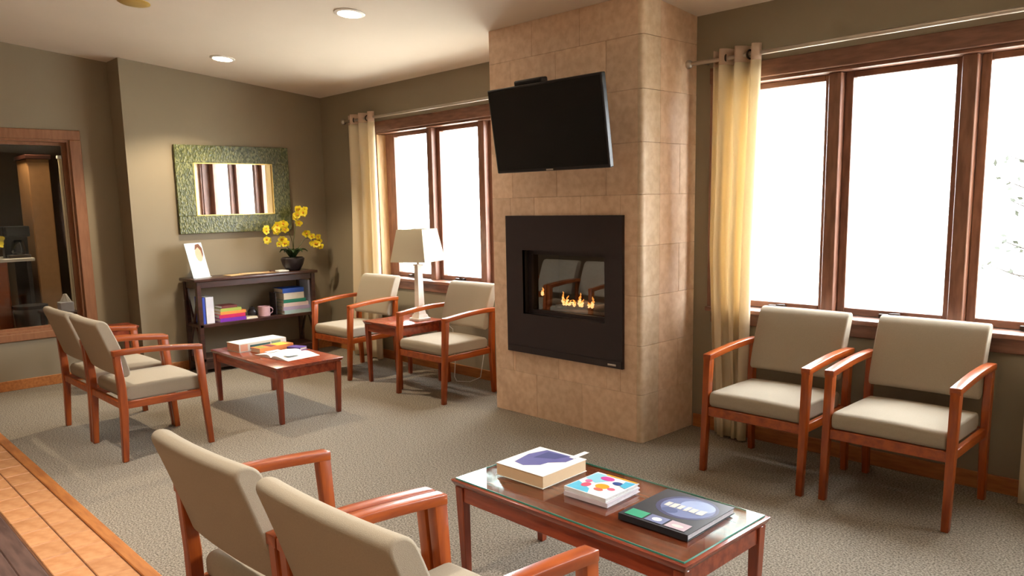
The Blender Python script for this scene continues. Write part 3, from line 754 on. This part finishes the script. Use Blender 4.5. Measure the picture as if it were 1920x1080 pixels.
# orchid
oc = thing('potted_orchid', 'yellow orchid in a round black pot on the bookcase', 'potted plant', (.19, -.515, BZ))
obj('pot', lathe(new(), [(.062, 0), (.070, .006), (.098, .055), (.112, .10), (.113, .118), (.100, .130), (.094, .128), (.092, .10), (.05, .09)], 28), 'pot', oc, 50)
obj('soil', lathe(new(), [(.088, .098), (.086, .108), (.03, .114)], 18), plain('soil_moss', (58, 52, 34), .95, .3), oc, 50)
rnd = random.Random(3)
for k in range(8):
    a = k*math.pi/4+.35; L = rnd.uniform(.10, .16); n = 6; bm = new(); rows = []
    for j in range(n+1):
        u = j/n; r0 = .015+L*u; z = .11+.11*math.sin(u*2.0)-.03*u*u; wd = .028*math.sin(math.pi*(u*.85+.12))
        c, s = math.cos(a), math.sin(a)
        rows.append([bm.verts.new((c*r0-s*q*wd, s*r0+c*q*wd, z+abs(q)*.010)) for q in (-1, 0, 1)])
    for p, q in zip(rows, rows[1:]):
        for i in range(2): bm.faces.new((p[i], p[i+1], q[i+1], q[i]))
    o = obj('leaf', bm, 'leaf', oc, 80); md = o.modifiers.new('t', 'SOLIDIFY'); md.thickness = .003
def petal(bm, a, L, wd, tilt):
    c, s = math.cos(a), math.sin(a); pts = []
    n = 5; rows = []
    for j in range(n+1):
        u = j/n; w_ = wd*math.sin(math.pi*(.08+.86*u))**.8
        rows.append([bm.verts.new((-.004+.012*u*tilt, c*L*u-s*q*w_, s*L*u+c*q*w_)) for q in (-1, 1)])
    for p, q in zip(rows, rows[1:]): bm.faces.new((p[0], p[1], q[1], q[0]))
bm = new()
for k in range(5): petal(bm, math.pi/2+k*2*math.pi/5, .040 if k not in (1, 4) else .044, .017 if k not in (1, 4) else .024, .8)
FM = obj('tmp', bm, 'yellow'); fme = FM.data; bpy.data.objects.remove(FM)
bm = new(); bmesh.ops.create_uvsphere(bm, u_segments=8, v_segments=6, radius=.010); 
for v_ in bm.verts: v_.co.x = v_.co.x*1.3+.008
LM = obj('tmp', bm, 'lip'); lme = LM.data; bpy.data.objects.remove(LM)
stems = [
 [(.0, .0, .11), (.01, .01, .24), (.02, -.02, .35), (.03, -.10, .42), (.03, -.20, .415), (.04, -.28, .36), (.05, -.32, .29)],
 [(.01, .01, .11), (.0, .02, .28), (.0, .05, .42), (.01, .06, .52), (.02, .09, .575), (.03, .13, .57)],
 [(.0, .01, .11), (.02, .06, .22), (.03, .13, .31), (.03, .19, .31), (.04, .25, .26), (.05, .29, .21)],
 [(.01, -.01, .11), (.02, -.05, .22), (.03, -.10, .28), (.05, -.15, .27)],
]
def cat_pt(pts, u):
    n = len(pts)-1; k = min(int(u*n), n-1); f = u*n-k; return Vector(pts[k]).lerp(Vector(pts[k+1]), f)
for si, st in enumerate(stems):
    obj('stem', tube(new(), [cat_pt(st, q/14) for q in range(15)], .0035, 6), 'stem', oc, 60)
    NF = (14, 11, 9, 6)[si]
    for k in range(NF):
        u = (.42, .5, .58, .55)[si]+(1-(.42, .5, .58, .55)[si])*(k+.3)/NF
        p = cat_pt(st, u)+Vector((rnd.uniform(.0, .05), rnd.uniform(-.042, .042), rnd.uniform(-.04, .05)))
        rot = (rnd.uniform(-.5, .5), rnd.uniform(-.35, .35), rnd.uniform(-1.0, .2))
        sc_ = rnd.uniform(.75, 1.0)
        o = inst('flower', fme, oc, p, rot); o.scale = (sc_,)*3
        q = inst('flower_lip', lme, o)

# mirror
mr_ = thing('wall_mirror', 'rectangular mirror with wide green mosaic frame on the left wall', 'mirror', (0, 0, 0))
my0, my1, mz0_, mz1_ = -1.530, -.415, 1.250, 2.052; iy0, iy1, iz0, iz1 = -1.366, -.592, 1.412, 1.893
for n_, a in (('frame_rail', (my0, my1, iz1, mz1_)), ('frame_rail', (my0, my1, mz0_, iz0)), ('frame_stile', (my0, iy0, iz0, iz1)), ('frame_stile', (iy1, my1, iz0, iz1))):
    obj(n_, bbox(.001, .034, a[0]+.0005, a[1]-.0005, a[2], a[3], .004, 2), 'mosaic', mr_)
obj('mirror_glass', box(new(), .002, .022, iy0+.006, iy1-.006, iz0+.006, iz1-.006), 'mirror', mr_)
bm = new()
for a in ((iy0, iy1, iz1-.008, iz1), (iy0, iy1, iz0, iz0+.008), (iy0, iy0+.008, iz0+.008, iz1-.008), (iy1-.008, iy1, iz0+.008, iz1-.008)): box(bm, .02, .036, a[0], a[1], a[2], a[3])
obj('inner_bead', bm, 'gold', mr_)

# ------------------------------------------------------------------ things on the near coffee table
t = thing('thick_book', 'thick square cream-edged book with violet picture cover on the glass table', 'book', (5.110, -2.142, TZ), R(2))
obj('pages', bbox(-.122, .122, -.130, .130, .002, .047, .002), 'cream', t)
cv = obj('cover', bev(box(new(), -.124, .124, -.132, .132, .047, .0495), .0008, 1), 'white', t)
obj('back_cover', box(new(), -.124, .124, -.132, .132, 0, .002), 'white', t)
o = obj('cover_picture', prism(new(), [(-.075, -.075), (-.02, -.085), (.03, -.04), (.035, .0), (.085, .05), (.085, .115), (-.07, .115), (-.095, .03)], .0006, 'z', .0496), plain('print_violet', (92, 88, 150)), cv); o['label'] = 'blue violet picture on the cover'
obj('cover_picture', prism(new(), [(-.05, .01), (.03, .05), (.05, .105), (-.05, .10)], .0008, 'z', .0497), plain('print_navy', (58, 62, 120)), cv)
o = obj('bookmark', bbox(.06, .085, .10, .20, .0502, .0512, .0003), 'white', t)
g2 = 'paperbacks stacked on the glass coffee table'
book('plain white paperback under the colourful one on the glass table', (5.425, -2.150, TZ), .195, .205, .016, (222, 212, 222), R(3), group=g2, pages=(236, 230, 232))
cb = book('white paperback with colourful dotted cover on the glass table', (5.422, -2.148, TZ+.0168), .192, .20, .015, (236, 238, 240), R(1), group=g2, pages=(240, 238, 236))
cvr = [o for o in cb.children if o.name.startswith('cover')][0]
zc = .0151
for poly, rgb in (([(-.092, -.095), (.01, -.095), (-.01, -.06), (-.092, -.02)], (96, 196, 226)), ([(-.092, .02), (-.03, .0), (0, .05), (-.05, .09), (-.092, .09)], (150, 214, 230)),
    (ell(.028, .024, 14, .012, -.012), (238, 170, 40)), (ell(.018, .022, 12, -.045, -.035), (226, 90, 120)), (ell(.03, .02, 12, -.02, .062), (214, 76, 160)), (ell(.022, .016, 12, .04, .045), (40, 70, 140)),
    (ell(.016, .012, 12, .055, -.015), (226, 100, 130)), (ell(.02, .012, 12, .02, -.045), (224, 110, 90)), ([(-.05, .092), (.092, .092), (.092, .1), (-.05, .1)], (240, 180, 40)), ([(.06, .03), (.09, .02), (.09, .085), (.05, .08)], (80, 186, 220)), (ell(.014, .014, 10, -.06, .0), (232, 120, 170))):
    zc += .00012
    obj('cover_print', prism(new(), poly, .0004, 'z', zc-.0004), plain('print_%d_%d_%d' % rgb, rgb, .4), cvr)
hb = book('large black hardback with blue globe picture at the right end of the glass table', (5.742, -2.140, TZ), .268, .300, .022, (34, 34, 40), R(1.5), name='large_book', pages=(222, 220, 224))
cvr = [o for o in hb.children if o.name.startswith('cover')][0]
zc = .0221
def hp(poly, rgb):
    global zc; zc += .00012
    obj('cover_print', prism(new(), poly, .0005, 'z', zc-.0005), plain('print_%d_%d_%d' % rgb, rgb, .35), cvr)
hp(ell(.108, .100, 24, .015, .040), (66, 70, 108)); hp(ell(.094, .086, 24, .018, .040), (112, 126, 170)); hp(ell(.062, .05, 18, .04, .068), (158, 176, 214)); hp(ell(.03, .022, 12, -.02, -.015), (80, 96, 140))
for k, (a, b_) in enumerate(((-.060, -.042), (-.037, -.016), (-.010, .006), (.016, .030), (.036, .058), (.064, .088))):   # blurred white title strokes
    hp([(a, .012-.004*(k % 2)), (b_, .012), (b_, .048+.004*(k % 2)), (a, .046)], (224, 220, 210))
for a, b_, rgb in ((-.118, -.048, (60, 168, 130)), (-.040, .030, (120, 130, 170)), (.038, .112, (196, 176, 186))): hp([(a, -.138), (b_, -.138), (b_, -.085), (a, -.085)], rgb)
hp(ell(.018, .014, 12, -.005, -.112), (226, 232, 240)); hp(ell(.022, .010, 12, .075, -.115), (232, 214, 210))

# things on the far coffee table
g3 = 'books on the far coffee table'
bA = book('thick white and teal book lying at the back of the far coffee table', (1.555, -1.600, TZ), .19, .40, .062, (226, 228, 220), R(4), group=g3, spine='x1', pages=(238, 190, 160))
cvr = [o for o in bA.children if o.name.startswith('cover')][0]
for a, b_, z0, z1, rgb in ((-.11, .06, .012, .044, (58, 104, 104)), (.07, .15, .016, .05, (150, 170, 150)), (-.19, -.13, .006, .056, (236, 178, 148))):
    obj('spine_print', box(new(), .0945, .0957, a, b_, z0, z1), plain('print_%d_%d_%d' % rgb, rgb), cvr)
bB = book('orange and yellow patterned book in the middle of the far coffee table', (1.735, -1.565, TZ), .12, .30, .035, (214, 132, 70), R(8), group=g3, spine='x1')
cvr = [o for o in bB.children if o.name.startswith('cover')][0]
for a, b_, rgb in ((-.13, -.08, (150, 150, 60)), (-.05, .0, (120, 40, 60)), (.02, .11, (236, 206, 60))): obj('cover_print', box(new(), -.05, .055, a, b_, .0351, .036), plain('print_%d_%d_%d' % rgb, rgb), cvr)
book('slim violet book at the right rear of the far coffee table', (1.62, -1.405, TZ+.0), .16, .0, .0, (80, 60, 130)) if False else None
book('slim violet book beside the orange patterned book', (1.86, -1.425, TZ), .13, .08, .02, (88, 66, 140), R(20), group=g3)
t = thing('open_magazine', 'open white magazine lying on the far coffee table', 'magazine', (2.03, -1.60, TZ), R(6))
for s in (-1, 1):
    n = 8; bm = new(); poly = [(0, .002)]+[(s*.21*k/n, .002+.020*math.sin(math.pi*(k/n)**.6)*(1-.4*k/n)) for k in range(1, n+1)]+[(s*.21, 0), (0, 0)]
    obj('page_block', prism(bm, poly, .27, 'y', -.135), 'white', t, 40)
    obj('printed_text', prism(new(), [(s*.09, -.09), (s*.15, -.09), (s*.15, .02), (s*.09, .02)], .0006, 'z', .0225), plain('print_pale', (214, 226, 232)), t)

# ------------------------------------------------------------------ recessed ceiling lights
def downlight(x, y, label, lit=True, ring='walltrim_white', power=LAMP, near=False, spot=128):
    t = thing('recessed_light', label, 'ceiling light', (x, y, cz(y)), 0, 'recessed ceiling lights' if lit else None)
    t.rotation_euler = (math.atan(-K), 0, 0)
    n = 28
    obj('trim_ring', lathe(new(), [(.088, -.001), (.100, -.001), (.100, -.005), (.088, -.010)], n), ring, t, 40)
    obj('lens', lathe(new(), [(.087, -.002), (.087, -.009), (.04, -.014), (.004, -.015)], n), 'bulb' if lit else 'gold', t, 50)
    if lit:
        l = bpy.data.lights.new('downlight_beam', 'SPOT'); l.energy = power; l.color = (1, .82, .58) if near else (1, .91, .80); l.spot_size = R(116 if near else spot); l.spot_blend = .45 if near else .8; l.shadow_soft_size = .05
        o = bpy.data.objects.new('downlight_beam', l); C.objects.link(o); o.parent = t; o.location = (0, 0, -.03)
downlight(.78, -1.36, 'lit recessed ceiling light nearest the mirror wall', power=LAMP*4.2, near=True)
downlight(2.715, -1.37, 'lit recessed ceiling light nearer the chimney breast')
downlight(1.746, -2.37, 'unlit gold recessed ceiling light at the top edge of the photo', False, 'gold')
for x, y in ((2.71, -3.4), (4.64, -3.4), (6.57, -3.4), (8.5, -3.4), (2.71, -5.4), (4.64, -5.4), (6.57, -5.4), (8.5, -5.4)):  # unseen downlights, added to light the room and the near chairs
    downlight(x, y, 'unseen recessed ceiling light added to brighten the room', power=LAMP*(4.0 if y > -4 else 7.5), spot=94)

# ------------------------------------------------------------------ interior window and what is seen through it
iw = struct('window_4', bbox(XL, XL+.02, IW[0]-.09, IW[1]+.09, IW[3], IW[3]+.082, .004), 'doorwood')
obj('side_casing', bbox(XL, XL+.02, IW[1], IW[1]+.09, IW[2]-.06, IW[3], .004), 'doorwood', iw)
obj('side_casing', bbox(XL, XL+.02, IW[0]-.09, IW[0], IW[2]-.06, IW[3], .004), 'doorwood', iw)
obj('bottom_casing', bbox(XL, XL+.02, IW[0], IW[1], IW[2]-.06, IW[2], .004), 'doorwood', iw)
bm = new(); y0, y1, z0, z1 = IW
for a in ((y1-.018, y1, z0, z1), (y0, y0+.018, z0, z1), (y0+.018, y1-.018, z0, z0+.018), (y0+.018, y1-.018, z1-.018, z1)): box(bm, XL-.14, XL, *a)
obj('jamb', bm, 'doorwood', iw)
bm = new()
for a in ((y1-.045, y1-.018, z0+.018, z1-.018), (y0+.018, y1-.045, z0+.018, z0+.04), (y0+.018, y1-.045, z1-.045, z1-.018)): box(bm, XL-.09, XL-.06, *a)
obj('stop', bm, 'doorwood', iw)
obj('pane', box(new(), XL-.078, XL-.074, y0+.018, y1-.045, z0+.04, z1-.045), 'glass', iw)
# small office beyond
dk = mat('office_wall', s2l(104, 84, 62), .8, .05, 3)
struct('wall_office', box(new(), -3.3, -3.2, -5, -1.5, 0, 2.6), dk)
struct('wall_office_side', box(new(), -3.2, XL-.15, -1.6, -1.5, 0, 2.6), dk)
struct('wall_office_end', box(new(), -3.2, XL-.15, -5.1, -5, 0, 2.6), dk)
struct('floor_office', box(new(), -3.2, XL-.15, -5, -1.6, -.1, 0), 'carpet')
struct('ceiling_office', box(new(), -3.2, XL-.15, -5, -1.6, 2.35, 2.45), 'ceiling')
t = thing('cabinet', 'tall tan wood cupboard seen through the interior window', 'cabinet', (-1.5, -2.285, 0))
obj('body', bbox(-.25, .14, -.10, .09, .0, 1.98, .004), plain('tan_laminate', (168, 124, 80), .5), t); obj('door', bbox(.141, .156, -.095, .085, .06, 1.95, .003), plain('tan_laminate2', (178, 132, 86), .5), t)
obj('crown', bbox(-.27, .17, -.115, .105, 1.98, 2.02, .004), 'espresso', t)
t = thing('counter', 'white office counter with wooden cupboard doors behind the interior window', 'counter', (-1.55, -2.98, 0))
obj('worktop', bbox(-.3, .28, -.8, .56, 1.02, 1.05, .004), 'walltrim_white', t); obj('body', bbox(-.28, .22, -.78, .34, 0, 1.019, .004), plain('office_cherry', (160, 84, 44), .4), t)
for k in range(2): obj('door', bbox(.221, .238, -.74+.55*k, -.22+.55*k, .08, .98, .004), plain('office_cherry', (160, 84, 44)), t)
obj('side_panel', bbox(-.28, .22, .50, .54, 0, 1.019, .004), plain('dark_side', (50, 40, 36)), t)
t = thing('coffee_machine', 'black coffee machine on the white office counter', 'coffee machine', (-1.45, -2.52, 1.05))
obj('body', bbox(-.14, -.02, -.10, .10, 0, .30, .01, 2), 'tvframe', t); obj('head', bbox(-.02, .10, -.10, .10, .20, .30, .01, 2), 'tvframe', t); obj('drip_tray', bbox(-.02, .10, -.09, .09, 0, .03, .004), 'darkmetal', t)
obj('carafe', lathe(new(), [(.05, .031), (.062, .06), (.05, .15), (.03, .17)], 16, .04, 0), 'screen', t, 40)
t = thing('waste_bin', 'dark grey ribbed waste bin beneath the white office counter', 'bin', (-1.10, -2.54, 0))
obj('body', lathe(new(), [(.10, 0), (.105, .01), (.14, .6), (.13, .6), (.09, .02)], 20), plain('bin_grey', (88, 84, 82), .5), t, 50); obj('rim', lathe(new(), [(.142, .59), (.147, .6), (.147, .62), (.136, .62)], 20), plain('bin_rim', (50, 46, 46)), t, 50)
t = thing('yellow_flowers', 'yellow flowers in a vase on the white office counter', 'flowers', (-1.32, -2.74, 1.05))
obj('vase', lathe(new(), [(.03, 0), (.045, .03), (.03, .09), (.035, .10)], 16), 'pot', t, 50)
for k in range(6): o = inst('flower', fme, t, (rnd.uniform(-.05, .05), rnd.uniform(-.05, .07), .12+rnd.uniform(0, .08)), (rnd.uniform(-.5, .5), rnd.uniform(-.5, .5), rnd.uniform(-.7, .7)))
t = thing('desk', 'dark narrow desk just behind the interior window', 'desk', (-.72, -2.36, 0))
obj('desktop', bbox(-.22, .22, -.16, .10, .555, .58, .004), 'espresso', t)
for sx in (-1, 1):
    for sy in (-.13, .07): obj('leg', bbox(sx*.19-.015, sx*.19+.015, sy-.015, sy+.015, 0, .555, .002), 'espresso', t)
t = thing('tissue_box', 'white tissue box on the dark desk behind the interior window', 'tissue box', (-.62, -2.36, .58))
obj('box', bbox(-.055, .055, -.055, .055, 0, .09, .006, 2), plain('box_bluewhite', (206, 212, 224)), t)
bm = new(); bmesh.ops.create_cone(bm, cap_ends=True, segments=9, radius1=.04, radius2=.018, depth=.07, matrix=Matrix.Translation((0, 0, .126)))
for v_ in bm.verts: v_.co += Vector((rnd.uniform(-.012, .012), rnd.uniform(-.012, .012), 0))
obj('tissue', bm, 'white', t)
t = thing('blind', 'pale vertical blind strip hanging beside the tan cupboard', 'blind', (-1.24, -2.115, 0))
for k in range(3): obj('slat', bbox(-.004, .004, -.03+.022*k, -.012+.022*k, 0, 1.98, .001), 'curtain', t)
obj('head_rail', bbox(-.015, .015, -.04, .05, 1.98, 2.01, .003), 'walltrim_white', t)
t = thing('recessed_light', 'small ceiling light glimpsed through the interior window', 'ceiling light', (-1.3, -2.5, 2.35))
obj('trim_ring', lathe(new(), [(.05, -.001), (.06, -.001), (.06, -.006), (.05, -.010)], 20), 'walltrim_white', t, 40); obj('lens', lathe(new(), [(.049, -.002), (.049, -.008), (.01, -.01)], 20), emis('dim_lens', (1, .8, .55), 2), t, 40)
l = bpy.data.lights.new('office_beam', 'SPOT'); l.energy = 26; l.color = (1, .78, .5); l.spot_size = R(120); l.spot_blend = .6; l.shadow_soft_size = .05
o = bpy.data.objects.new('office_beam', l); C.objects.link(o); o.parent = t; o.location = (0, 0, -.03)

# ------------------------------------------------------------------ outdoors
struct('ground_outside', box(new(), -40, 50, .3, 90, -.5, -.4), 'ground')
tr = thing('young_tree', 'leafy tree branches outside the right window', 'tree', (5.93, 3.2, -.4))
obj('trunk', tube(new(), [(0, 0, 0), (.02, .0, .9), (.0, .03, 1.8), (.03, .0, 3.0)], [.06, .05, .035, .015], 8), 'bark', tr, 60)
rnd = random.Random(11)
bm = new()
lb = new()
for k in range(22):
    z = .9+rnd.random()*2.1; a = rnd.uniform(0, 2*math.pi); L = rnd.uniform(.35, .68)*(1.15-.25*(z-.9)/2.1)
    p = [Vector((math.cos(a)*L*u, math.sin(a)*L*u, z+.25*u*u-.1*u)) for u in (0, .33, .66, 1)]
    tube(bm, p, [.012, .009, .006, .002], 5)
    for j in range(16):
        c = cat_pt([tuple(q) for q in p], .3+.7*rnd.random())+Vector((rnd.uniform(-.05, .05), rnd.uniform(-.05, .05), rnd.uniform(-.06, .04)))
        d = Vector((rnd.uniform(-1, 1), rnd.uniform(-1, 1), rnd.uniform(-1, .4))).normalized(); s = d.orthogonal().normalized()
        ln, wd = rnd.uniform(.05, .08), .018
        vs = [lb.verts.new(q) for q in (c, c+d*ln*.5+s*wd, c+d*ln, c+d*ln*.5-s*wd)]; lb.faces.new(vs)
obj('branches', bm, 'bark', tr, 60)
o = obj('foliage', lb, 'treeleaf', tr); o['kind'] = 'stuff'
